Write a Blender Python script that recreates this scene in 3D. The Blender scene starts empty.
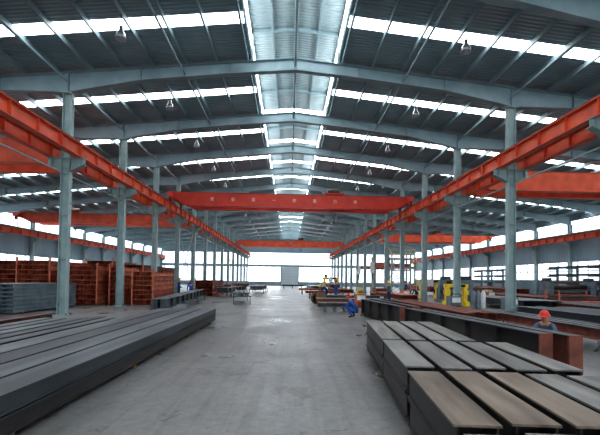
import bpy, bmesh, math, random
from mathutils import Matrix, Vector
random.seed(7)
S=bpy.context.scene
S.view_settings.view_transform='Standard'
try: S.view_settings.look='Medium High Contrast'
except Exception: pass
# ---------------------------------------------------------------- materials
def lin(c):
    return tuple(((v/255)/12.92 if v/255<=0.04045 else ((v/255+0.055)/1.055)**2.4) for v in c)+(1,)
def mat(name,c1,c2=None,rough=0.5,metal=0.0,scale=3.0,bump=0.0,stretch=(1,1,1),detail=4,emis=None,es=0):
    m=bpy.data.materials.new(name); m.use_nodes=True
    nt=m.node_tree; b=nt.nodes['Principled BSDF']
    b.inputs['Roughness'].default_value=rough; b.inputs['Metallic'].default_value=metal
    c1=lin(c1); c2=lin(c2) if c2 else tuple(v*0.7 for v in c1[:3])+(1,)
    tc=nt.nodes.new('ShaderNodeTexCoord'); mp=nt.nodes.new('ShaderNodeMapping')
    mp.inputs['Scale'].default_value=stretch
    nt.links.new(tc.outputs['Object'],mp.inputs['Vector'])
    n=nt.nodes.new('ShaderNodeTexNoise'); n.inputs['Scale'].default_value=scale; n.inputs['Detail'].default_value=detail
    nt.links.new(mp.outputs[0],n.inputs['Vector'])
    r=nt.nodes.new('ShaderNodeValToRGB')
    r.color_ramp.elements[0].position=0.35; r.color_ramp.elements[0].color=c2
    r.color_ramp.elements[1].position=0.65; r.color_ramp.elements[1].color=c1
    nt.links.new(n.outputs['Fac'],r.inputs[0]); nt.links.new(r.outputs[0],b.inputs['Base Color'])
    if bump:
        bp=nt.nodes.new('ShaderNodeBump'); bp.inputs['Strength'].default_value=bump; bp.inputs['Distance'].default_value=0.02
        nt.links.new(n.outputs['Fac'],bp.inputs['Height']); nt.links.new(bp.outputs[0],b.inputs['Normal'])
    if emis:
        b.inputs['Emission Color'].default_value=lin(emis); b.inputs['Emission Strength'].default_value=es
    return m
def sheetmat(name,c1,c2,axis,scale,rough=0.45):
    m=mat(name,c1,c2,rough,0.1,0.5); nt=m.node_tree; b=nt.nodes['Principled BSDF']
    tc=nt.nodes.new('ShaderNodeTexCoord'); w=nt.nodes.new('ShaderNodeTexWave')
    w.wave_type='BANDS'; w.bands_direction=axis; w.inputs['Scale'].default_value=scale
    nt.links.new(tc.outputs['Object'],w.inputs['Vector'])
    bp=nt.nodes.new('ShaderNodeBump'); bp.inputs['Strength'].default_value=0.8; bp.inputs['Distance'].default_value=0.05
    nt.links.new(w.outputs['Fac'],bp.inputs['Height']); nt.links.new(bp.outputs[0],b.inputs['Normal'])
    return m
M={}
M['roof']=sheetmat('roof_sheet',(146,168,174),(128,150,158),'Y',1.6)
M['mroof']=sheetmat('monitor_sheet_lit',(160,176,178),(146,162,166),'Y',1.6)  # lighter than the main roof: light from the monitor sides put into the colour
M['wall']=sheetmat('wall_sheet',(140,160,170),(128,148,158),'Y',1.2)
M['wallx']=sheetmat('wall_sheet_x',(140,160,170),(128,148,158),'X',1.2)
M['steel']=mat('grey_green_paint',(154,172,172),(134,154,154),0.45,0.0,2.0)
M['rafter']=mat('rafter_paint',(142,162,167),(124,145,151),0.45,0.0,1.0)
M['orange']=mat('crane_orange',(222,96,62),(196,78,50),0.5,0,1.5)
M['red']=mat('crane_red',(212,68,50),(190,56,42),0.45,0,1.0)
M['rail']=mat('rail_steel',(90,80,76),None,0.4,0.6)
M['sky']=mat('skylight_frp',(255,255,255),(250,252,255),0.5,0,0.3,emis=(244,250,255),es=8.5)
M['win']=mat('window_daylight',(255,255,255),(250,252,255),0.5,0,0.3,emis=(226,240,250),es=1.6)
M['winb']=mat('window_daylight_bright',(255,255,255),(250,252,255),0.5,0,0.3,emis=(240,248,254),es=4.0)
M['frame']=mat('window_frame',(110,126,132),None,0.5)
M['door']=mat('door_paint',(206,216,220),(194,206,210),0.5,0,0.6)
M['dark']=mat('dark_mill_steel',(74,80,86),(46,50,56),0.42,0.3,1.2,0.1,(1,0.4,1))
M['darkside']=mat('beam_side_dark',(64,60,58),(36,35,37),0.5,0.1,0.9,0,(1,0.5,2))  # dark tone for beam webs, undersides and lower layers
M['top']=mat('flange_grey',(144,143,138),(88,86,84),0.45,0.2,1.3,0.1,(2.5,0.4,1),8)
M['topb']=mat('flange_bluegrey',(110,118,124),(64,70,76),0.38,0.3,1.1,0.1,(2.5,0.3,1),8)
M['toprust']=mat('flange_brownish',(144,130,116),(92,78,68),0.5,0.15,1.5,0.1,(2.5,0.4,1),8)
M['rust']=mat('red_oxide',(180,88,64),(134,64,50),0.7,0.0,2.5,0.2)
M['rust2']=mat('brown_oxide',(138,78,62),(98,58,50),0.7,0.0,3,0.2)
M['rust3']=mat('pale_rust',(206,122,92),(162,90,66),0.7,0.0,3,0.2)
M['greystack']=mat('grey_primer',(116,128,136),(92,104,112),0.5,0.1,2)
M['wood']=mat('timber',(140,112,80),(100,78,54),0.8,0,6,0.2,(1,1,6))
M['yellow']=mat('machine_yellow',(240,208,54),(226,190,36),0.4)
M['white']=mat('white_paint',(225,228,226),(205,208,208),0.5)
M['black']=mat('black_rubber',(28,28,30),(20,20,22),0.6)
M['blue']=mat('workwear_blue',(48,92,164),(34,70,134),0.85,0,8,0.2)
M['navy']=mat('trousers_navy',(38,58,100),(28,44,80),0.85,0,8,0.2)
M['grey']=mat('workwear_grey',(92,108,130),(76,90,112),0.85,0,8,0.2)
M['skin']=mat('skin',(196,146,116),(184,132,104),0.6,0,6)
M['helmr']=mat('helmet_red',(214,50,36),(200,44,32),0.3)
M['helmy']=mat('helmet_yellow',(236,200,50),(224,186,40),0.3)
M['hair']=mat('hair_black',(26,22,20),(18,15,14),0.6)
M['text']=mat('sign_white',(235,215,205),(225,205,195),0.5)
M['zinc']=mat('lamp_aluminium',(190,196,200),(170,176,182),0.3,0.6)
# floor: worn concrete with stains and scuffs
fm=bpy.data.materials.new('concrete_floor'); fm.use_nodes=True
nt=fm.node_tree; b=nt.nodes['Principled BSDF']
tc=nt.nodes.new('ShaderNodeTexCoord')
def noise(sc,det,rg=0.6,stretch=None,dist=0):
    n=nt.nodes.new('ShaderNodeTexNoise'); n.inputs['Scale'].default_value=sc; n.inputs['Detail'].default_value=det; n.inputs['Roughness'].default_value=rg; n.inputs['Distortion'].default_value=dist
    if stretch:
        mp=nt.nodes.new('ShaderNodeMapping'); mp.inputs['Scale'].default_value=stretch; nt.links.new(tc.outputs['Object'],mp.inputs[0]); nt.links.new(mp.outputs[0],n.inputs['Vector'])
    else: nt.links.new(tc.outputs['Object'],n.inputs['Vector'])
    return n.outputs[0]
def ramp(inp,p0,c0,p1,c1):
    r=nt.nodes.new('ShaderNodeValToRGB'); r.color_ramp.elements[0].position=p0; r.color_ramp.elements[0].color=c0
    r.color_ramp.elements[1].position=p1; r.color_ramp.elements[1].color=c1; nt.links.new(inp,r.inputs[0]); return r.outputs[0]
def mul(a,b_,f=1.0):
    x=nt.nodes.new('ShaderNodeMix'); x.data_type='RGBA'; x.blend_type='MULTIPLY'; x.inputs[0].default_value=f
    nt.links.new(a,x.inputs[6]); nt.links.new(b_,x.inputs[7]); return x.outputs[2]
g=lambda v:(v,v,v,1)
base=ramp(noise(0.3,6),0.35,lin((124,123,122)),0.65,lin((142,141,140)))
c=mul(base,ramp(noise(5.5,12,0.8),0.35,g(0.62),0.6,g(1)))
c=mul(c,ramp(noise(1.6,6,0.65,(2.6,0.12,1),0.4),0.38,g(0.78),0.52,g(1)))
c=mul(c,ramp(noise(0.9,6,0.65,None,0.8),0.34,(0.62,0.60,0.58,1),0.41,g(1)))
c=mul(c,ramp(noise(3.1,5,0.6,None,1.5),0.31,g(0.45),0.37,g(1)))
c=mul(c,ramp(noise(45,3),0.3,g(0.8),0.6,g(1)))
nt.links.new(c,b.inputs['Base Color'])
rr=nt.nodes.new('ShaderNodeMapRange'); rr.inputs[1].default_value=0.3; rr.inputs[2].default_value=0.7; rr.inputs[3].default_value=0.24; rr.inputs[4].default_value=0.44
nt.links.new(noise(0.5,5),rr.inputs[0]); nt.links.new(rr.outputs[0],b.inputs['Roughness'])
bp=nt.nodes.new('ShaderNodeBump'); bp.inputs['Strength'].default_value=0.25; bp.inputs['Distance'].default_value=0.01
nt.links.new(noise(6,8,0.7),bp.inputs['Height']); nt.links.new(bp.outputs[0],b.inputs['Normal'])
M['floor']=fm

# ---------------------------------------------------------------- mesh builder
class MB:
    def __init__(s): s.bm=bmesh.new(); s.mats=[]
    def mi(s,m):
        if m not in s.mats: s.mats.append(m)
        return s.mats.index(m)
    def hexa(s,pts,m):
        v=[s.bm.verts.new(p) for p in pts]; k=s.mi(m)
        for f in ((0,3,2,1),(4,5,6,7),(0,1,5,4),(1,2,6,5),(2,3,7,6),(3,0,4,7)):
            s.bm.faces.new([v[i] for i in f]).material_index=k
    def box(s,x0,x1,y0,y1,z0,z1,m,T=None):
        p=[Vector(q) for q in ((x0,y0,z0),(x1,y0,z0),(x1,y1,z0),(x0,y1,z0),(x0,y0,z1),(x1,y0,z1),(x1,y1,z1),(x0,y1,z1))]
        if T is not None: p=[T@q for q in p]
        s.hexa(p,m)
    def tube(s,pts,rad,m,seg=8):
        pts=[Vector(p) for p in pts]; k=s.mi(m)
        if not hasattr(rad,'__len__'): rad=[rad]*len(pts)
        rings=[]
        for i,p in enumerate(pts):
            d=(pts[min(i+1,len(pts)-1)]-pts[max(i-1,0)]).normalized()
            a=Vector((0,0,1)) if abs(d.z)<0.9 else Vector((1,0,0))
            u=d.cross(a).normalized(); w=d.cross(u)
            rings.append([s.bm.verts.new(p+(u*math.cos(2*math.pi*j/seg)+w*math.sin(2*math.pi*j/seg))*rad[i]) for j in range(seg)])
        for a,b2 in zip(rings,rings[1:]):
            for j in range(seg):
                f=s.bm.faces.new((a[j],a[(j+1)%seg],b2[(j+1)%seg],b2[j])); f.material_index=k; f.smooth=True
        s.bm.faces.new(rings[0][::-1]).material_index=k; s.bm.faces.new(rings[-1]).material_index=k
    def lathe(s,prof,c,m,seg=16):
        k=s.mi(m); c=Vector(c)
        rings=[[s.bm.verts.new(c+Vector((r*math.cos(2*math.pi*j/seg),r*math.sin(2*math.pi*j/seg),z))) for j in range(seg)] for r,z in prof]
        for a,b2 in zip(rings,rings[1:]):
            for j in range(seg):
                f=s.bm.faces.new((a[j],a[(j+1)%seg],b2[(j+1)%seg],b2[j])); f.material_index=k; f.smooth=True
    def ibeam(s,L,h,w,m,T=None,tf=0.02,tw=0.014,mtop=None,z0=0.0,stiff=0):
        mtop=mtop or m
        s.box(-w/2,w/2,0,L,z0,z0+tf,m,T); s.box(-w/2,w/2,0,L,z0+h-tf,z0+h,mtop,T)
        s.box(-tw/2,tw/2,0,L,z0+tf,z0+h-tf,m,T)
        if stiff:
            n=int(L/stiff)
            for i in range(n+1):
                y=0.05+i*(L-0.1)/max(n,1)
                s.box(-w/2+0.02,w/2-0.02,y-0.008,y+0.008,z0+tf,z0+h-tf,m,T)
    def boxbeam(s,L,h,w,m,mtop,T,z0=0.0):
        tf=0.02
        s.box(-w/2,w/2,0,L,z0,z0+tf,m,T); s.box(-w/2,w/2,0,L,z0+h-tf,z0+h,mtop,T)
        for sx in (-1,1):
            c=sx*(w/2-0.035); s.box(c-0.008,c+0.008,0,L,z0+tf,z0+h-tf,m,T)
        for y in (0.25,L-0.27):
            s.box(-w/2+0.05,w/2-0.05,y,y+0.015,z0+tf,z0+h-tf,m,T)
    def mesh(s,name):
        me=bpy.data.meshes.new(name); bmesh.ops.recalc_face_normals(s.bm,faces=s.bm.faces)
        s.bm.to_mesh(me); s.bm.free()
        for m in s.mats: me.materials.append(M[m])
        return me
    def obj(s,name,loc=(0,0,0),rz=0,parent=None):
        return put(s.mesh(name),name,loc,rz,parent)
def put(me,name,loc=(0,0,0),rz=0,parent=None):
    o=bpy.data.objects.new(name,me); S.collection.objects.link(o); o.location=loc; o.rotation_euler=(0,0,rz)
    if parent: o.parent=parent
    return o
def empty(name,loc=(0,0,0),rz=0):
    o=bpy.data.objects.new(name,None); S.collection.objects.link(o); o.location=loc; o.rotation_euler=(0,0,rz); return o
def TR(x,y,z,rz=0): return Matrix.Translation((x,y,z))@Matrix.Rotation(rz,4,'Z')

Y0,Y1=-14.0,97.0; XW=31.5; YF=[18.3+6*k for k in range(-5,14)]
def zr(x): return 12.55-0.1*abs(x)
MW=2.1
# ---------------------------------------------------------------- shell
m=MB(); m.box(-XW-0.3,XW+0.3,Y0-0.3,Y1+0.3,-0.2,0,'floor'); m.obj('floor')
strips=[15.5+6*k-0.0 for k in range(-4,14)]
SW=0.34
m=MB(); sk=MB()
edges=[Y0-0.3]
for s_ in strips: edges+= [s_-SW,s_+SW]
edges.append(Y1+0.3)
for i in range(len(edges)-1):
    a,b_=edges[i],edges[i+1]; isS=(i%2==1)
    for sg in (-1,1):
        xa,xb=sg*MW,sg*(XW+0.3)
        t=0.05
        P=[(xa,a,zr(xa)),(xb,a,zr(xb)),(xb,b_,zr(xb)),(xa,b_,zr(xa))]
        (sk if isS else m).hexa(P+[(p[0],p[1],p[2]+t) for p in P],'sky' if isS else 'roof')
        xa,xb=0,sg*(MW+0.25)
        P=[(xa,a,13.85),(xb,a,13.85-0.1*abs(xb)),(xb,b_,13.85-0.1*abs(xb)),(xa,b_,13.85)]
        (sk if isS else m).hexa(P+[(p[0],p[1],p[2]+t) for p in P],'sky' if isS else 'mroof')
m.obj('ceiling'); sk.obj('skylight_strips')
# monitor sides
m=MB()
for sg in (-1,1):
    x=sg*MW
    m.box(x-0.03,x+0.03,Y0,Y1,12.30,12.66,'rafter')
    m.box(x-0.015,x+0.015,Y0,Y1,12.66,13.35,'sky')
    m.box(x-0.03,x+0.03,Y0,Y1,13.35,13.62,'rafter')
    for y in YF:
        m.box(x-sg*0.03-0.06,x-sg*0.03+0.06,y-0.06,y+0.06,12.1,13.6,'rafter')
        for q in (1.5,3,4.5): m.box(x-0.035,x+0.035,y+q-0.02,y+q+0.02,12.6,13.45,'rafter')
for y in YF:
    for sg in (-1,1):
        P=[(0,y-.06,13.65),(sg*MW,y-.06,13.45),(sg*MW,y+.06,13.45),(0,y+.06,13.65)]
        m.hexa(P+[(p[0],p[1],p[2]+0.16) for p in P],'rafter')
for x in (-1.1,0,1.1): m.box(x-0.03,x+0.03,Y0,Y1,13.8-0.1*abs(x)-0.1,13.8-0.1*abs(x)+0.02,'rafter')
m.obj('roof_monitor')
def wall_side(sg,name):
    m=MB(); x=sg*XW; a,b_=(x,x+sg*0.15)
    xa,xb=min(a,b_),max(a,b_)
    for z0,z1 in ((0,2.0),(4.2,7.3),(8.8,9.42)): m.box(xa,xb,Y0,Y1,z0,z1,'wall')
    m.obj(name)
wall_side(-1,'wall_left'); wall_side(1,'wall_right')
wn=[0]
def window(x0,x1,y0,y1,z0,z1,along,mt,n=5,hb=1):
    wn[0]+=1; m=MB(); m.box(x0,x1,y0,y1,z0,z1,mt)
    e=0.03
    for i in range(n+1):
        t=i/n
        if along=='y':
            y=y0+t*(y1-y0); m.box(x0-e,x1+e,y-0.04,y+0.04,z0,z1,'frame')
        else:
            x=x0+t*(x1-x0); m.box(x-0.035,x+0.035,y0-e,y1+e,z0,z1,'frame')
    for j in range(hb+2):
        z=z0+(z1-z0)*j/(hb+1)
        z=min(max(z,z0+0.04),z1-0.04)
        if along=='y': m.box(x0-e,x1+e,y0,y1,z-0.04,z+0.04,'frame')
        else: m.box(x0,x1,y0-e,y1+e,z-0.035,z+0.035,'frame')
    m.obj('window_%d'%wn[0])
for sg in (-1,1):
    x=sg*(XW+0.06)
    window(x-0.02,x+0.02,Y0,Y1,2.0,4.2,'y','win',74,1)
    window(x-0.02,x+0.02,Y0,Y1,7.3,8.8,'y','win',37,0)
def wall_end(y,name,door):
    m=MB(); t=0.15 if door else -0.15; ya,yb=min(y,y+t),max(y,y+t)
    m.box(-XW,-2.3,ya,yb,0,1.0,'wallx'); m.box(2.3,XW,ya,yb,0,1.0,'wallx')
    m.box(-XW,XW,ya,yb,4.7,5.2,'wallx')
    for sg in (-1,1):
        P=[(0,ya,8.2),(sg*XW,ya,8.2),(sg*XW,ya,9.4),(0,ya,12.55)]
        v=P; k=[(p[0],yb,p[2]) for p in P]
        m.hexa(v+k,'wallx')
    m.box(-MW-0.3,MW+0.3,ya,yb,12.3,13.85,'wallx')
    m.obj(name)
    yc=(ya+yb)/2
    for a,b_ in ((-XW,-21),(-21,-10.6),(-10.4,-2.3),(2.3,10.4),(10.6,21),(21,XW)):
        window(a,b_,yc-0.02,yc+0.02,1.0,4.7,'x','winb' if abs(a+b_)<22 else 'win',5,1)
    for a,b_ in ((-XW,-21),(-21,-10.6),(-10.4,0),(0,10.4),(10.6,21),(21,XW)):
        window(a,b_,yc-0.02,yc+0.02,5.2,8.2,'x','winb' if abs(a+b_)<22 else 'win',5,0)
    m=MB(); m.box(-2.28,2.28,yc-0.03,yc+0.03,0,4.68,'door')
    for i in range(1,12): m.box(-2.25,2.25,yc-0.05,yc+0.05,i*0.39-0.015,i*0.39+0.015,'frame')
    for x in (-2.2,2.2): m.box(x-0.08,x+0.08,yc-0.09,yc+0.09,0,4.68,'frame')
    m.obj('door_%d'%(1 if door else 2))
wall_end(Y1,'wall_back',True); wall_end(Y0,'wall_front',False)  # front wall is behind the camera; its glowing windows are added as fill light
# ---------------------------------------------------------------- roof frame
nodes=[(0,12.3,11.72),(3,12.0,11.45),(7.2,11.58,10.98),(10.5,11.25,10.3),(13.6,10.94,10.3),(18,10.5,9.95),(26,9.7,9.1),(31.3,9.17,8.3)]
m=MB()
for sg in (-1,1):
    for (x0,t0,b0),(x1,t1,b1) in zip(nodes,nodes[1:]):
        x0_,x1_=sg*x0,sg*x1
        def slab(za0,za1,zb0,zb1,w):
            P=[(x0_,-w,za0),(x1_,-w,zb0),(x1_,w,zb0),(x0_,w,za0)]
            Q=[(x0_,-w,za1),(x1_,-w,zb1),(x1_,w,zb1),(x0_,w,za1)]
            m.hexa(P+Q,'rafter')
        slab(b0,t0,b1,t1,0.01); slab(t0-0.025,t0,t1-0.025,t1,0.15); slab(b0,b0+0.025,b1,b1+0.025,0.15)
        m.box(x1_-0.012,x1_+0.012,-0.13,0.13,b1,t1,'rafter')
m.box(-0.015,0.015,-0.14,0.14,11.72,12.3,'rafter')
raf=m.mesh('roof_rafter')
for y in YF: put(raf,'roof_rafter',(0,y,0))
m=MB()
x=MW+0.12
while x<XW:
    for sg in (-1,1):
        z=zr(x)-0.01
        m.box(sg*x-0.008,sg*x+0.008,Y0,Y1,z-0.23,z,'rafter')
        m.box(min(sg*x,sg*x+sg*0.07),max(sg*x,sg*x+sg*0.07),Y0,Y1,z-0.24,z-0.222,'rafter')
    x+=1.45
m.obj('roof_purlins')
m=MB()
for x,z in ((0,11.95),(-10.5,10.8),(10.5,10.8),(-5.2,11.4),(5.2,11.4)):
    m.tube([(x,Y0,z),(x,Y1,z)],0.05 if x else 0.06,'rafter',8)
for k,y in enumerate(YF[:-1]):
    if k in (9,13):
        for x in (-10.5,-5.2,0,5.2):
            za,zb=12.15-0.1*abs(x),12.15-0.1*abs(x+5.25)
            m.tube([(x,y,za-0.2),(x+5.25,y+6,zb-0.2)],0.014,'rafter',6); m.tube([(x,y+6,za-0.2),(x+5.25,y,zb-0.2)],0.014,'rafter',6)
    for sg in (-1,1):
        for x in (3.67,6.57,9.47,13.82,18.17):
            za=zr(x)-0.24
            m.tube([(sg*x,y+0.75,za),(sg*x,y+0.1,za-0.45)],0.02,'rafter',6)
m.obj('roof_bracing')
# ---------------------------------------------------------------- columns
def column_mesh(nm,H,h1,inner,outer):
    m=MB(); d=0.18; w=0.14
    m.box(-0.32,0.32,-0.26,0.26,0,0.04,'steel')
    for sx in (-1,1):
        m.box(sx*d-0.012,sx*d+0.012,-w,w,0.04,H,'steel')
        m.tube([(sx*0.26,-0.18,0.04),(sx*0.26,-0.18,0.12)],0.025,'rail',6); m.tube([(sx*0.26,0.18,0.04),(sx*0.26,0.18,0.12)],0.025,'rail',6)
    m.box(-d,d,-0.008,0.008,0.04,H,'steel')
    for z in (0.6,2.6,4.6,h1-0.45,h1,h1+0.9,H-0.03): m.box(-d,d,-w+0.01,w-0.01,z-0.01,z+0.01,'steel')
    m.box(-d-0.16,d+0.16,-w-0.02,w+0.02,H-0.02,H,'steel')
    for sx,on in ((-1,outer),(1,inner)):
        if not on: continue
        a,b_=sx*d,sx*(d+0.66)
        P=[(a,-0.01,h1-0.62),(b_,-0.01,h1-0.28),(b_,0.01,h1-0.28),(a,0.01,h1-0.62)]
        Q=[(a,-0.01,h1),(b_,-0.01,h1),(b_,0.01,h1),(a,0.01,h1)]
        m.hexa(P+Q,'steel')
        m.box(min(a,b_),max(a,b_),-0.15,0.15,h1-0.02,h1,'steel')
        P=[(a,-0.15,h1-0.64),(b_,-0.15,h1-0.3),(b_,0.15,h1-0.3),(a,0.15,h1-0.64)]
        m.hexa(P+[(p[0],p[1],p[2]+0.02) for p in P],'steel')
        c=sx*(d+0.46); m.box(c-0.01,c+0.01,-0.14,0.14,h1-0.4,h1,'steel')
    return m.mesh(nm)
RB=7.25
cm=column_mesh('steel_column',10.3,RB,True,True)
for y in YF:
    for sg in (-1,1): put(cm,'steel_column',(sg*10.5,y,0))
cmo=column_mesh('wall_column',8.3,6.4,True,False)
for y in YF:
    put(cmo,'wall_column',(-XW+0.21,y,0)); put(cmo,'wall_column',(XW-0.21,y,0),math.pi)
m=MB()
for sg in (-1,1):
    m.tube([(sg*10.5,Y0,6.5),(sg*10.5,Y1,6.5)],0.035,'steel',6)
for sg in (-1,1):
    for k in (8,13):
        y=YF[k]; x=sg*10.5
        for (za,zb) in ((0.5,6.4),(6.4,0.5)):
            m.tube([(x,y+0.2,za),(x,y+5.8,zb)],0.035,'steel',6)
m.obj('column_bracing')
def runway(x,z,nm,h=0.72):
    m=MB(); L=Y1-Y0-0.6
    m.ibeam(L,h,0.32,'orange',TR(0,0,0),0.03,0.02,stiff=1.5)
    m.box(-0.06,0.06,0,L,h,h+0.03,'rail'); m.box(-0.015,0.015,0,L,h+0.03,h+0.09,'rail'); m.box(-0.035,0.035,0,L,h+0.09,h+0.13,'rail')
    return m.obj(nm,(x,Y0+0.3,z))
RH=0.6
for sg in (-1,1):
    runway(sg*9.86,RB,'crane_runway_beam',RH); runway(sg*11.14,RB,'crane_runway_beam',RH); runway(sg*(XW-0.21-0.65),6.4,'crane_runway_beam',0.6)
# ---------------------------------------------------------------- bridge cranes
def crane(nm,xa,xb,y,zrail,colr,text=False,zb_rail=None,depth=1.05,trol=0.6):
    e=empty(nm,(0,y,0)); m=MB()
    zt=zrail+0.85; zb=zt-depth
    for dy in (-0.9,0.9):
        L=xb-xa; h0=0.5
        xs=[xa+0.15,xa+1.3,xb-1.3,xb-0.15]; zbs=[zt-h0,zb,zb,zt-h0]
        for i in range(3):
            P=[(xs[i],dy-0.2,zbs[i]),(xs[i+1],dy-0.2,zbs[i+1]),(xs[i+1],dy+0.2,zbs[i+1]),(xs[i],dy+0.2,zbs[i])]
            Q=[(xs[i],dy-0.2,zt),(xs[i+1],dy-0.2,zt),(xs[i+1],dy+0.2,zt),(xs[i],dy+0.2,zt)]
            m.hexa(P+Q,colr)
        m.box(xa+0.15,xb-0.15,dy-0.26,dy+0.26,zt,zt+0.02,colr); m.box(xa+1.3,xb-1.3,dy-0.26,dy+0.26,zb-0.02,zb,colr)
        m.box(xa+0.3,xb-0.3,dy-0.03,dy+0.03,zt+0.02,zt+0.08,'rail')
    m.obj('girders',parent=e)
    m=MB()
    for x,zz in ((xa,zrail),(xb,zb_rail or zrail)):
        m.box(x-0.16,x+0.16,-1.9,1.9,zt-0.5,zt-0.1,colr)
        for yy in (-1.55,1.55):
            m.tube([(x-0.06,yy,zz+0.2),(x+0.06,yy,zz+0.2)],0.2,'rail',14)
            m.box(x-0.12,x+0.12,yy-0.1,yy+0.1,zz+0.16,zt-0.5,colr)
    m.obj('end_trucks',parent=e)
    m=MB(); xt=xa+(xb-xa)*trol
    m.box(xt-0.8,xt+0.8,-1.15,1.15,zt+0.1,zt+0.22,colr)
    m.tube([(xt-0.5,-0.3,zt+0.5),(xt+0.5,-0.3,zt+0.5)],0.26,'rail',14)
    m.box(xt-0.45,xt+0.05,0.2,0.7,zt+0.22,zt+0.6,'rail')
    for q in (-0.12,0.12):
        m.tube([(xt+q,-0.3,zt+0.4),(xt+q,-0.3,zb-0.35)],0.015,'rail',5)
    m.box(xt-0.2,xt+0.2,-0.42,-0.18,zb-0.65,zb-0.35,'greystack')
    hk=[(xt,-0.3,zb-0.6),(xt,-0.3,zb-0.8)]+[(xt+0.13*math.sin(a),-0.3,zb-0.93+0.13*math.cos(a)) for a in (0.3,1.0,1.8,2.6,3.4,4.2)]
    m.tube(hk,[0.03,0.035,0.035,0.04,0.045,0.045,0.035,0.02],'rail',6)
    m.obj('trolley_hoist',parent=e)
    m=MB(); yy=1.5
    m.box(xa+0.3,xb-0.3,1.12,1.6,zt-0.04,zt,colr)
    x=xa+0.4
    while x<xb-0.3:
        m.tube([(x,yy+0.07,zt),(x,yy+0.07,zt+0.5)],0.012,'rail',5); x+=1.6
    m.tube([(xa+0.4,yy+0.07,zt+0.5),(xb-0.4,yy+0.07,zt+0.5)],0.012,'rail',5)
    m.obj('walkway',parent=e)
    if text:
        for i,ch in enumerate("安全第一质量为本"):
            c=bpy.data.curves.new('t','FONT'); c.body=ch; c.size=0.34; c.extrude=0.004; c.align_x='CENTER'; c.align_y='CENTER'
            o=bpy.data.objects.new('lettering_%d'%i,c); S.collection.objects.link(o); c.materials.append(M['text'])
            o.rotation_euler=(math.pi/2,0,0); o.location=(-6.6+i*1.7,-0.9-0.215,(zt+zb)/2); o.parent=e
    return e
ZR=RB+RH+0.13
crane('bridge_crane',-9.86,9.86,33.4,ZR,'red',True,trol=0.68)
crane('bridge_crane',-9.86,9.86,74,ZR,'orange')
crane('bridge_crane',-XW+0.86,-11.14,21.5,ZR,'orange',depth=1.2,trol=0.3)
crane('bridge_crane',-XW+0.86,-11.14,46,ZR,'orange',trol=0.3)
crane('bridge_crane',11.14,XW-0.86,25,ZR,'orange',depth=1.2)
crane('bridge_crane',11.14,XW-0.86,60,ZR,'orange')
# ---------------------------------------------------------------- lamps
m=MB()
m.lathe([(0.04,0.5),(0.07,0.48),(0.08,0.31),(0.11,0.28),(0.16,0.2),(0.21,0.0),(0.2,0.0),(0.14,0.2),(0.0,0.24)],(0,0,0),'zinc')
m.lathe([(0.0,0.04),(0.05,0.06),(0.055,0.13),(0.025,0.2)],(0,0,0),'white')
m.tube([(0,0,0.48),(0,0,0.95)],0.015,'rail',6)
lm=m.mesh('high_bay_lamp')
for k in range(-1,13):
    y=14.6+6*k
    for x in (-6.57,6.57): put(lm,'high_bay_lamp',(x,y,zr(x)-0.24-0.95))
# ---------------------------------------------------------------- steel stock
def bundle(nm,loc,rz,items):
    m=MB()
    for (xo,y0,L,h,w,sd,tp,kind,z0) in items:
        T=TR(xo,y0,0)
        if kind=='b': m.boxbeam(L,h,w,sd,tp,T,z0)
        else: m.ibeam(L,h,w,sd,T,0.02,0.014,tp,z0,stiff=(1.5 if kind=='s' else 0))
    return m,nm,loc,rz
def finish(b,dun=None):
    m,nm,loc,rz=b
    if dun:
        for (x0,x1,y) in dun: m.box(x0,x1,y-0.05,y+0.05,0,0.08,'wood')
    return m.obj(nm,loc,rz)
rz=-math.atan(0.105)
segs=[(-3.4,3.35),(0.02,1.85),(1.95,2.25),(4.3,3.3)]
for si,(y0,L) in enumerate(segs):
    its=[]
    nb=5 if si<3 else 4
    for i in range(nb):
        w=0.37; x_=0.2+i*0.46+random.uniform(-.02,.02); y_=y0+random.uniform(-0.06,0.06)
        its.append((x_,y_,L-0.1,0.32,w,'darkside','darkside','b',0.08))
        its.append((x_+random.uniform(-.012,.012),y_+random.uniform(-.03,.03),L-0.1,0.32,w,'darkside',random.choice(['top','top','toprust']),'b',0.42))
    b_=bundle('box_beam_bundle',(1.13,3.0,0),rz,its)
    for i in range(nb):
        for yy in (y0+0.5,y0+L-0.6): b_[0].box(0.05+i*0.46,0.35+i*0.46,yy-0.03,yy+0.03,0.40,0.42,'wood')
    finish(b_,[(0.05,nb*0.46-0.0,y0+0.4),(0.05,nb*0.46-0.0,y0+L-0.4)])
its=[]
for i in range(4):
    for j in range(2):
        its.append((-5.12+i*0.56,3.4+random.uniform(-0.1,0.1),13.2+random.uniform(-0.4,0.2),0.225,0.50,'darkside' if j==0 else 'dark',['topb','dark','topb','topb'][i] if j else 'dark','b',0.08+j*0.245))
finish(bundle('box_beam_bundle',(0,0,0),0,its),[(-5.35,-3.2,y) for y in (4.5,8,12,15.5)])
its=[(-8.5+i*0.5,6.0+random.uniform(-.4,.4),8.2,0.28,0.36,'darkside',random.choice(['dark','topb']),'i',0.08) for i in range(6)]
finish(bundle('i_beam_bundle',(0,0,0),0,its),[(-8.7,-5.8,y) for y in (7,10,13)])
its=[(-9.8+i*0.36,8.0+random.uniform(-.3,.3),8,0.28,0.3,'rust2',random.choice(['dark','rust2']),'i',0.08) for i in range(2)]
finish(bundle('i_beam_bundle',(0,0,0),0,its),[(-10.0,-9.2,y) for y in (9,12,15)])
its=[]
for r_ in range(7):
    for i in range(4): its.append((-14.9+i*0.62,18.4+random.uniform(-.05,.05),5.2,0.18,0.6,'greystack','topb' if r_==6 else 'greystack','b',0.08+r_*0.19))
finish(bundle('grey_beam_stack',(0,0,0),0,its),[(-15.2,-12.7,y) for y in (19,22.5)])
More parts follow.
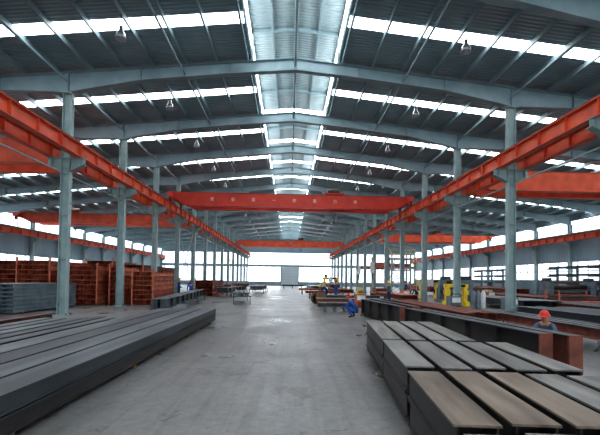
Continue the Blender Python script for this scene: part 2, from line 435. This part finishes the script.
def rstack(x0,x1,y0,L,rows,h=0.27,w=0.3,cols=('rust','rust2','rust3')):
    its=[]; n=max(1,int((x1-x0)/(w+0.03)))
    for r_ in range(rows):
        mt=random.choice(cols)
        for i in range(n):
            its.append((x0+w/2+i*(w+0.03),y0+random.uniform(-.06,.06),L,h,w,random.choice(cols),mt,'i',0.08+r_*(h+0.03)))
    b_=bundle('rusty_beam_stack',(0,0,0),0,its)
    m=b_[0]
    for r_ in range(rows):
        for y in (y0+0.6,y0+L-0.6): 
            if r_: m.box(x0,x1,y-0.03,y+0.03,0.08+r_*(h+0.03)-0.03,0.08+r_*(h+0.03),'wood')
    for y in (y0-0.14,):
        for x in (x0+0.15,x1-0.15): m.box(x-0.04,x+0.04,y-0.04,y+0.04,0,rows*(h+0.03)+0.25,'rust3')
    finish(b_,[(x0,x1,y0+0.6),(x0,x1,y0+L-0.6)])
C2=('rust','rust3','rust3')
rstack(-17.2,-14.9,25,5,9,w=0.2,cols=C2); rstack(-14.3,-12.0,25,5,8,w=0.2,cols=C2); rstack(-11.8,-11.0,25.6,3.6,8,w=0.2,cols=C2)
rstack(-13.6,-11.4,31,5,9); rstack(-16.6,-14.2,32,5,10); rstack(-20.5,-17.6,26,5,9,w=0.25,cols=C2); rstack(-14,-12,38,5,9); rstack(-18,-15,39,5,9)
rstack(-24,-21.2,27,5,8,w=0.25,cols=C2); rstack(-10.2,-8.6,25.2,4.6,7,w=0.2,cols=C2)
rstack(-28,-24.6,30,5,8); rstack(-21,-17.4,34,5,9)
rstack(-9.3,-7.3,38,6,5)
def trestle(m,T,w=0.8,h=0.5,mt='greystack'):
    m.box(-w/2,w/2,-0.06,0.06,h-0.08,h,mt,T)
    for sx in (-1,1):
        x=sx*(w/2-0.08)
        for sy in (-1,1):
            P=[Vector((x-0.03,sy*0.25-0.03,0)),Vector((x+0.03,sy*0.25-0.03,0)),Vector((x+0.03,sy*0.25+0.03,0)),Vector((x-0.03,sy*0.25+0.03,0)),
               Vector((x-0.03,sy*0.03-0.03,h-0.08)),Vector((x+0.03,sy*0.03-0.03,h-0.08)),Vector((x+0.03,sy*0.03+0.03,h-0.08)),Vector((x-0.03,sy*0.03+0.03,h-0.08))]
            m.hexa([T@p for p in P],mt)
        m.box(x-0.02,x+0.02,-0.16,0.16,h*0.4-0.02,h*0.4+0.02,mt,T)
def trestled(nm,x,y,L,rz,h,w,n,sd,tp,th=0.5,kind='s'):
    m=MB()
    for i in range(n):
        m.ibeam(L+random.uniform(-.5,.3),h,w,sd,TR((i-(n-1)/2)*(w+0.08),random.uniform(-.3,.1),0,math.radians(random.uniform(-.2,.2))),0.02,0.014,tp,th,stiff=1.5 if kind=='s' else 0)
    k=max(2,int(L/4)+1)
    for j in range(k): trestle(m,TR(0,0.6+j*(L-1.2)/(k-1),0),n*(w+0.08)+0.3,th)
    return m.obj(nm,(x,y,0),rz)
G='girder_on_trestles'
trestled(G,-5.9,17.5,15,math.radians(6),0.45,0.3,2,'dark','topb',0.4)
trestled(G,-6.2,36,9,math.radians(-4),0.4,0.3,3,'dark','dark',0.5)
trestled(G,-3.3,26.5,6,math.radians(8),0.25,0.25,3,'greystack','top',0.6)
trestled(G,-4.0,46,9,0,0.4,0.3,4,'greystack','top',0.5)
trestled(G,-7.4,55,9,0,0.5,0.3,4,'rust2','dark',0.5)
def deep(x,y,L,rz,sd):
    m=MB()
    m.ibeam(L,0.76,0.3,sd,None,0.025,0.015,'dark',0.06,stiff=1.2)
    m.box(-0.15,0.15,-0.02,0,0.06,0.82,'rust2',None)
    for q in (0.5,L-0.5): m.box(-0.3,0.3,q-0.06,q+0.06,0,0.06,'wood')
    m.obj('plate_girder',(x,y,0),rz)
for i,(dx,dy) in enumerate(((0,0.25),(0.42,0.0))):
    deep(4.95+dx,7.3+dy,6.6,math.radians(6.5),['darkside','rust2'][i])
deep(4.25,14.8,5.5,math.radians(5),'darkside'); deep(4.85,15.1,5.5,math.radians(5),'rust2')
trestled(G,7.1,14.5,9.5,math.radians(3),0.3,0.3,4,'rust2','rust2',0.35,'i')
trestled(G,8.7,9.3,8,0,0.3,0.3,3,'rust2','dark',0.3,'i')
trestled(G,13.2,9.5,10,math.radians(2),0.3,0.3,8,'dark','dark',0.3,'i')
trestled(G,17.5,13,11,math.radians(1),0.3,0.3,8,'rust2','dark',0.3,'i')
trestled(G,15.2,23,8,0,0.4,0.3,7,'dark','topb',0.3,'i')
trestled(G,20,28,9,0,0.4,0.3,8,'rust2','rust2',0.3,'i')
trestled(G,25,20,9,0,0.4,0.3,8,'dark','topb',0.3,'i')
trestled(G,8.3,27,6.5,math.radians(3),0.3,0.3,4,'rust2','rust3',0.5,'i')
trestled(G,5.6,39,8,math.radians(2),0.3,0.3,5,'rust','rust2',0.5,'i')
trestled(G,3.6,50,9,math.radians(2),0.4,0.3,5,'dark','top',0.5,'i')
trestled(G,7.2,62,9,0,0.5,0.3,5,'rust2','rust2',0.5,'i')
trestled(G,17,44,9,0,0.5,0.3,6,'rust','rust3',0.6,'i')
trestled(G,24,40,9,0,0.5,0.3,6,'rust2','rust3',0.6,'i')
def crossrack(x0,x1,y,h,sd,n=3):
    m=MB()
    for i in range(n):
        m.ibeam(x1-x0,0.22,0.22,sd,TR(x0,y+i*0.5,0,-math.pi/2),0.02,0.014,'top',h)
    for x in (x0+0.4,(x0+x1)/2,x1-0.4):
        m.box(x-0.05,x+0.05,y-0.15,y+n*0.5-0.3,h-0.1,h,'greystack')
        for yy in (y-0.1,y+n*0.5-0.35): m.box(x-0.05,x+0.05,yy-0.05,yy+0.05,0,h-0.1,'greystack')
    m.obj('assembly_rack')
crossrack(1.7,6.4,25.4,0.35,'rust2'); crossrack(2.4,6.8,29.5,0.4,'dark',2); crossrack(1.4,4.6,36,0.5,'rust',2)
crossrack(1.0,3.8,45,0.5,'rust3',3); crossrack(-1.5,2.5,70,0.5,'dark',3); crossrack(1.5,3.4,21.6,0.3,'dark',2)
# cable drum
m=MB()
for yy in (-0.3,0.3): m.tube([(0,yy-0.03,0.45),(0,yy+0.03,0.45)],0.45,'wood',24)
m.tube([(0,-0.28,0.45),(0,0.28,0.45)],0.3,'black',24); m.tube([(0,-0.36,0.45),(0,0.36,0.45)],0.05,'rail',10)
m.obj('cable_drum',(2.0,28.2,0),0.6)
# cantilever storage rack along the right wall, loaded with sections
def canti(x,y,L):
    m=MB(); n=int(L/2.4)+1
    for i in range(n):
        yy=i*L/(n-1)
        m.box(-0.1,0.1,yy-0.08,yy+0.08,0,3.6,'greystack'); m.box(-1.3,0.3,yy-0.08,yy+0.08,0,0.16,'greystack')
        for z in (0.9,1.7,2.5,3.3): m.box(-1.2,-0.1,yy-0.05,yy+0.05,z-0.1,z,'greystack')
    for z in (0.16,0.9,1.7,2.5,3.3):
        for j in range(4):
            m.ibeam(L+random.uniform(0,.6),0.2,0.2,random.choice(['dark','greystack','dark','rust2']),TR(-1.05+j*0.27,-0.2,0),0.015,0.01,'topb',z)
    m.obj('cantilever_rack',(x,y,0))
canti(29.6,20,9); canti(29.6,33,9); canti(29.6,50,9)
# plate rolling machine
def roller(x,y,rz):
    m=MB(); m.box(-2.2,2.2,-0.7,0.7,0,0.25,'greystack')
    for sx in (-1,1):
        m.box(sx*1.9-0.25,sx*1.9+0.25,-0.6,0.6,0.25,1.9,'greystack'); m.box(sx*1.9-0.18,sx*1.9+0.18,-0.4,0.4,1.9,2.2,'dark')
    for yy,z in ((-0.3,0.9),(0.3,0.9),(0,1.4)): m.tube([(-1.7,yy,z),(1.7,yy,z)],0.2,'rail',16)
    m.box(2.2,2.9,-0.4,0.4,0,1.2,'dark'); m.tube([(2.55,-0.4,0.8),(2.55,-0.75,0.8)],0.22,'greystack',14)
    m.obj('plate_rolling_machine',(x,y,0),rz)
roller(24.5,33.5,0.0); roller(13.6,31.8,1.57)
# ---------------------------------------------------------------- machines
def welding_gantry(x,y,nm='welding_gantry',s=0.85):
    m=MB()
    for sx in (-1,1):
        m.box(sx*0.75-0.18,sx*0.75+0.18,-0.6,0.6,0.06,0.45,'yellow')
        m.box(sx*0.75-0.14,sx*0.75+0.14,-0.22,0.22,0.45,1.9,'yellow')
        for yy in (-0.42,0.42): m.tube([(sx*0.75-0.08,yy,0.12),(sx*0.75+0.08,yy,0.12)],0.12,'black',12)
        m.box(sx*0.75-0.2,sx*0.75+0.2,-0.3,0.3,1.0,1.35,'yellow')
    m.box(-1.0,1.0,-0.16,0.16,1.6,1.9,'yellow')
    m.box(-0.25,0.25,-0.32,-0.16,1.3,1.95,'white'); m.tube([(0,-0.25,1.3),(0,-0.25,0.7)],[0.05,0.015],'rail',8)
    m.box(0.3,0.7,-0.24,-0.16,1.65,1.85,'black')
    m.lathe([(0.0,2.3),(0.2,2.3),(0.22,2.1),(0.2,1.92),(0,1.9)],(-0.6,0,0),'rail',14)
    o=m.obj(nm,(x,y,0)); o.scale=(s,s,s)
welding_gantry(11.7,27.2); welding_gantry(13.4,37,s=1.0); welding_gantry(5.8,56,s=1.1)
def cabinet(x,y,c,nm='welding_power_source',s=1.0):
    m=MB()
    m.box(-0.3*s,0.3*s,-0.35*s,0.35*s,0.12,0.95*s,c); m.box(-0.24*s,0.24*s,-0.37*s,-0.35*s,0.6*s,0.88*s,'white')
    for i in range(5): m.box(-0.22*s,0.22*s,-0.365*s,-0.35*s,0.2+i*0.06,0.22+i*0.06,'black')
    for sx in (-1,1):
        for yy in (-0.25,0.25): m.tube([(sx*0.26*s,yy*s,0.08),(sx*0.2*s,yy*s,0.08)],0.08,'black',10)
    m.tube([(-0.25*s,-0.3*s,0.95*s),(-0.25*s,-0.3*s,1.08*s),(0.25*s,-0.3*s,1.08*s),(0.25*s,-0.3*s,0.95*s)],0.02,'black',6)
    m.obj(nm,(x,y,0))
for x,y,c in ((9.4,22.2,'greystack'),(10.2,34.2,'rust3'),(8.4,46.5,'yellow'),(20,39.0,'yellow'),(21.8,42,'greystack'),(17.2,33,'rust3'),(12.0,21.0,'greystack'),(4.2,23.6,'rust3')): cabinet(x,y,c)
def boom_tower(x,y):
    m=MB()
    m.box(-1.3,1.3,-1.0,1.0,0,0.3,'greystack')
    for sx in (-1,1):
        for sy in (-1,1): m.box(sx*1.1-0.08,sx*1.1+0.08,sy*0.8-0.08,sy*0.8+0.08,0.3,5.2,'steel')
    for z in (1.6,3.0,4.3): 
        for sy in (-1,1): m.box(-1.1,1.1,sy*0.8-0.04,sy*0.8+0.04,z-0.06,z+0.06,'rust3')
        for sx in (-1,1): m.box(sx*1.1-0.04,sx*1.1+0.04,-0.8,0.8,z-0.06,z+0.06,'rust3')
    for z0,z1 in ((0.3,1.6),(1.6,3.0),(3.0,4.3)):
        for sy in (-1,1):
            m.tube([(-1.1,sy*0.8,z0),(1.1,sy*0.8,z1)],0.03,'steel',6); m.tube([(1.1,sy*0.8,z0),(-1.1,sy*0.8,z1)],0.03,'steel',6)
    m.box(-1.5,1.5,-1.1,1.1,4.3,4.36,'greystack')
    for a in [(-1.5,-1.1),(0,-1.1),(1.5,-1.1),(1.5,1.1),(0,1.1),(-1.5,1.1)]: m.tube([(a[0],a[1],4.36),(a[0],a[1],5.4)],0.025,'yellow',6)
    for z in (4.9,5.4):
        m.tube([(-1.5,-1.1,z),(1.5,-1.1,z),(1.5,1.1,z),(-1.5,1.1,z),(-1.5,-1.1,z)],0.025,'yellow',6)
    m.box(-3.4,1.2,-0.2,0.2,3.35,3.75,'rust3'); m.box(-3.4,-3.0,-0.3,0.3,2.6,3.9,'white'); m.tube([(-3.2,0,2.6),(-3.2,0,1.7)],[0.08,0.03],'rail',8)
    for i in range(14):
        m.box(1.35,1.75,-1.0,-0.95,0.3+i*0.3,0.34+i*0.3,'yellow')
    m.box(1.33,1.37,-1.0,-0.95,0,4.4,'yellow'); m.box(1.73,1.77,-1.0,-0.95,0,4.4,'yellow')
    m.obj('boom_welding_tower',(x,y,0))
boom_tower(12.8,45.3); boom_tower(13.4,57.3)
def cart(x,y,rz):
    m=MB(); m.box(-1.6,1.6,-0.8,0.8,0.45,0.6,'rust3')
    for sx in (-1,1):
        for sy in (-1,1): m.tube([(sx*1.1,sy*0.7-0.08,0.22),(sx*1.1,sy*0.7+0.08,0.22)],0.22,'black',14)
        m.box(sx*1.1-0.06,sx*1.1+0.06,-0.65,0.65,0.2,0.45,'rail')
        for sy in (-1,1): m.box(sx*1.5-0.04,sx*1.5+0.04,sy*0.7-0.04,sy*0.7+0.04,0.6,1.3,'rust3')
    for i in range(4): m.box(-1.4,1.4,-0.6,0.6,0.6+i*0.1,0.67+i*0.1,'rust2' if i%2 else 'dark')
    m.obj('material_cart',(x,y,0),rz)
cart(19.6,26.3,0.0); cart(21.0,51.5,0); cart(-7.8,50,1.5); cart(9.0,38.9,1.5)
m=MB()
for i,c in enumerate(('greystack','greystack','white')):
    m.lathe([(0,0.0),(0.11,0.0),(0.115,0.05),(0.115,1.15),(0.09,1.27),(0.035,1.34),(0.035,1.38)],(i*0.26,0,0),c,14)
    m.tube([(i*0.26,0,1.38),(i*0.26,0,1.48)],0.03,'rail',8)
m.obj('gas_cylinders',(9.3,19.6,0))
# ---------------------------------------------------------------- people
POSES={
 'stand':dict(pelvis=(0,0,.93),spine=(0,0,1.1),chest=(0,.01,1.3),neck=(0,.0,1.45),jaw=(0,.02,1.54),head=(0,.01,1.63),
   hip=(.09,0,.88),knee=(.11,.02,.48),ank=(.12,-.02,.09),toe=(.14,.15,.045),sho=(.18,0,1.37),elb=(.25,-.02,1.1),wri=(.22,.17,.95),hand=(.2,.25,.93)),
 'bend':dict(pelvis=(0,-.15,.88),spine=(0,0,1.02),chest=(0,.2,1.12),neck=(0,.36,1.17),jaw=(0,.46,1.16),head=(0,.53,1.21),
   hip=(.1,-.14,.84),knee=(.13,0,.46),ank=(.14,-.1,.09),toe=(.16,.07,.045),sho=(.18,.26,1.12),elb=(.22,.33,.86),wri=(.16,.46,.68),hand=(.14,.52,.61)),
 'crouch':dict(pelvis=(0,-.22,.33),spine=(0,-.16,.5),chest=(0,.0,.68),neck=(0,.1,.82),jaw=(0,.17,.89),head=(0,.19,.98),
   hip=(.1,-.2,.32),knee=(.2,.2,.5),ank=(.16,-.06,.1),toe=(.18,.12,.045),sho=(.18,.05,.75),elb=(.25,.24,.56),wri=(.14,.44,.5),hand=(.1,.52,.47)),
}
def person(nm,loc,rz,pose,jacket='blue',legs='navy',helm='helmr'):
    P={k:Vector(v) for k,v in POSES[pose].items()}
    V=[];E=[];R=[];G=[]
    def add(p,r,par,g):
        V.append(Vector(p)); R.append(r); G.append(g)
        if par is not None: E.append((par,len(V)-1))
        return len(V)-1
    pe=add(P['pelvis'],(.15,.11),None,'l'); sp=add(P['spine'],(.14,.10),pe,'t'); ch=add(P['chest'],(.165,.115),sp,'t')
    nk=add(P['neck'],(.058,.058),ch,'h'); jw=add(P['jaw'],(.07,.08),nk,'h'); hd=add(P['head'],(.082,.098),jw,'h')
    tip=P['head']+(P['head']-P['jaw']).normalized()*0.05; add(tip,(.06,.07),hd,'h')
    hands=[]
    for sx in (-1,1):
        f=lambda k:Vector((P[k].x*sx,P[k].y,P[k].z))
        h=add(f('hip'),(.095,.1),pe,'l'); k=add(f('knee'),(.065,.07),h,'l'); c=add(f('knee').lerp(f('ank'),.35),(.062,.066),k,'l'); a=add(f('ank'),(.045,.05),c,'b'); add(f('toe'),(.045,.035),a,'b')
        s_=add(f('sho'),(.068,.068),ch,'t'); e=add(f('elb'),(.048,.048),s_,'t'); w=add(f('wri'),(.032,.03),e,'t'); hn=add(f('hand'),(.038,.02),w,'s')
        hands.append((f('wri'),f('hand'),sx))
    me=bpy.data.meshes.new('sk'); me.from_pydata([tuple(v) for v in V],E,[]); o=bpy.data.objects.new('sk',me); S.collection.objects.link(o)
    sm=o.modifiers.new('s','SKIN'); sm.use_smooth_shade=True
    for i,d in enumerate(me.skin_vertices[0].data): d.radius=R[i]; d.use_root=(i==0)
    ss=o.modifiers.new('u','SUBSURF'); ss.levels=2
    dg=bpy.context.evaluated_depsgraph_get(); m2=bpy.data.meshes.new_from_object(o.evaluated_get(dg))
    bpy.data.objects.remove(o)
    m=MB(); m.bm.from_mesh(m2)
    gm={'l':legs,'t':jacket,'h':'skin','b':'black','s':'skin'}
    for f in m.bm.faces:
        c=f.calc_center_median(); best=None;bd=9
        for a,b2 in E:
            pa,pb=V[a],V[b2]; t=max(0,min(1,(c-pa).dot(pb-pa)/max((pb-pa).length_squared,1e-6)))
            d=(c-pa.lerp(pb,t)).length
            g=G[b2] if t>0.35 or G[a]=='l' and G[b2]=='l' else G[a]
            if G[b2]=='b' and G[a]=='l': g='l' if t<0.8 else 'b'
            if G[b2]=='s' : g='s'
            if G[a]=='t' and G[b2]=='h': g='t' if t<0.7 else 'h'
            if d<bd: bd=d;best=g
        f.material_index=m.mi(gm[best]); f.smooth=True
    for w,h,sx in hands:
        d=(h-w).normalized(); side=d.cross(Vector((0,0,1))).normalized(); dn=side.cross(d).normalized()
        if dn.z>0: dn=-dn
        for q,L in ((-.03,.062),(-.01,.075),(.01,.07),(.03,.055)):
            a=h+side*q-d*.01
            m.tube([a,a+d*L*.5,a+d*L*.8+dn*L*.35,a+d*L*.85+dn*L*.7],[.0095,.009,.0085,.006],'skin',6)
        a=w.lerp(h,.5)-side*sx*.025
        m.tube([a,a-side*sx*.03+d*.03,a-side*sx*.03+d*.06+dn*.02],[.012,.010,.007],'skin',6)
    up=(P['head']-P['jaw']).normalized(); fw=Vector((0,1,0)); fw=(fw-up*fw.dot(up)).normalized(); 
    if pose=='bend': fw=Vector((0,.45,-.9)).normalized(); up=Vector((0,.9,.45)).normalized()
    sd=up.cross(fw); hc=P['head']
    def q(s,f,u): return hc+sd*s+fw*f+up*u
    m.tube([q(0,.088,.0),q(0,.115,-.035),q(0,.092,-.045)],[.008,.014,.010],'skin',6)
    m.tube([q(-.025,.088,-.07),q(.025,.088,-.07)],.006,'rust2',6)
    for s2 in (-1,1):
        m.tube([q(s2*.03,.085,-.005),q(s2*.03,.093,-.005)],.010,'hair',8)
        m.tube([q(s2*.082,0,.01),q(s2*.095,-.01,-.01),q(s2*.084,-.0,-.04)],[.012,.016,.010],'skin',6)
    m.tube([q(-.07,-.03,-.01),q(-.04,-.075,-.02),q(.04,-.075,-.02),q(.07,-.03,-.01)],.026,'hair',8)
    k=m.mi(helm); rings=[]; seg=16
    for r_,u in ((.150,.012),(.122,.022),(.118,.06),(.10,.105),(.065,.135),(.02,.147)):
        rings.append([m.bm.verts.new(q(r_*.92*math.cos(2*math.pi*j/seg),r_*1.05*math.sin(2*math.pi*j/seg)+(0.03 if r_>.14 and math.sin(2*math.pi*j/seg)>0 else 0),u+.01)) for j in range(seg)])
    for a,b2 in zip(rings,rings[1:]):
        for j in range(seg):
            f=m.bm.faces.new((a[j],a[(j+1)%seg],b2[(j+1)%seg],b2[j])); f.material_index=k; f.smooth=True
    m.bm.faces.new(rings[-1]).material_index=k
    m.tube([q(0,-.1,.1),q(0,-.04,.152),q(0,.04,.152),q(0,.1,.1)],.010,helm,6)
    return m.obj(nm,loc,rz)
person('worker',(3.75,32.3,0),math.radians(-70),'stand','blue','blue','helmr')
person('worker',(2.9,18.6,0),math.radians(60),'crouch','blue','blue','helmr')
person('worker',(6.4,9.7,0),math.radians(140),'crouch','grey','navy','helmr')
person('worker',(-9.4,33.2,0),math.radians(-60),'stand','blue','navy','helmy')
person('worker',(-8.7,34.4,0),math.radians(30),'bend','blue','blue','helmr')
person('worker',(7.0,27.6,0),math.radians(-80),'stand','grey','navy','helmy')
person('worker',(3.1,33.9,0),math.radians(100),'bend','blue','navy','helmy')
person('worker',(9.9,30.5,0),math.radians(100),'bend','grey','navy','helmr')
person('worker',(11.6,39.0,0),math.radians(10),'stand','blue','navy','helmr')
person('worker',(17.3,38.6,0),math.radians(50),'stand','blue','navy','helmy')
# ---------------------------------------------------------------- world, camera
w=bpy.data.worlds.new('World'); S.world=w; w.use_nodes=True
w.node_tree.nodes['Background'].inputs[0].default_value=(0.75,0.85,1,1); w.node_tree.nodes['Background'].inputs[1].default_value=1.0
cam=bpy.data.cameras.new('camera'); co=bpy.data.objects.new('camera',cam); S.collection.objects.link(co)
cam.sensor_width=36; cam.lens=36*389/600; cam.shift_y=0.085; cam.shift_x=-0.008; cam.clip_end=300
co.matrix_world=Matrix.Translation((-0.15,0,1.84))@Matrix.Rotation(math.radians(-2.3),4,'Z')@Matrix.Rotation(math.radians(91.5),4,'X')@Matrix.Rotation(math.radians(0.8),4,'Z')
S.camera=co
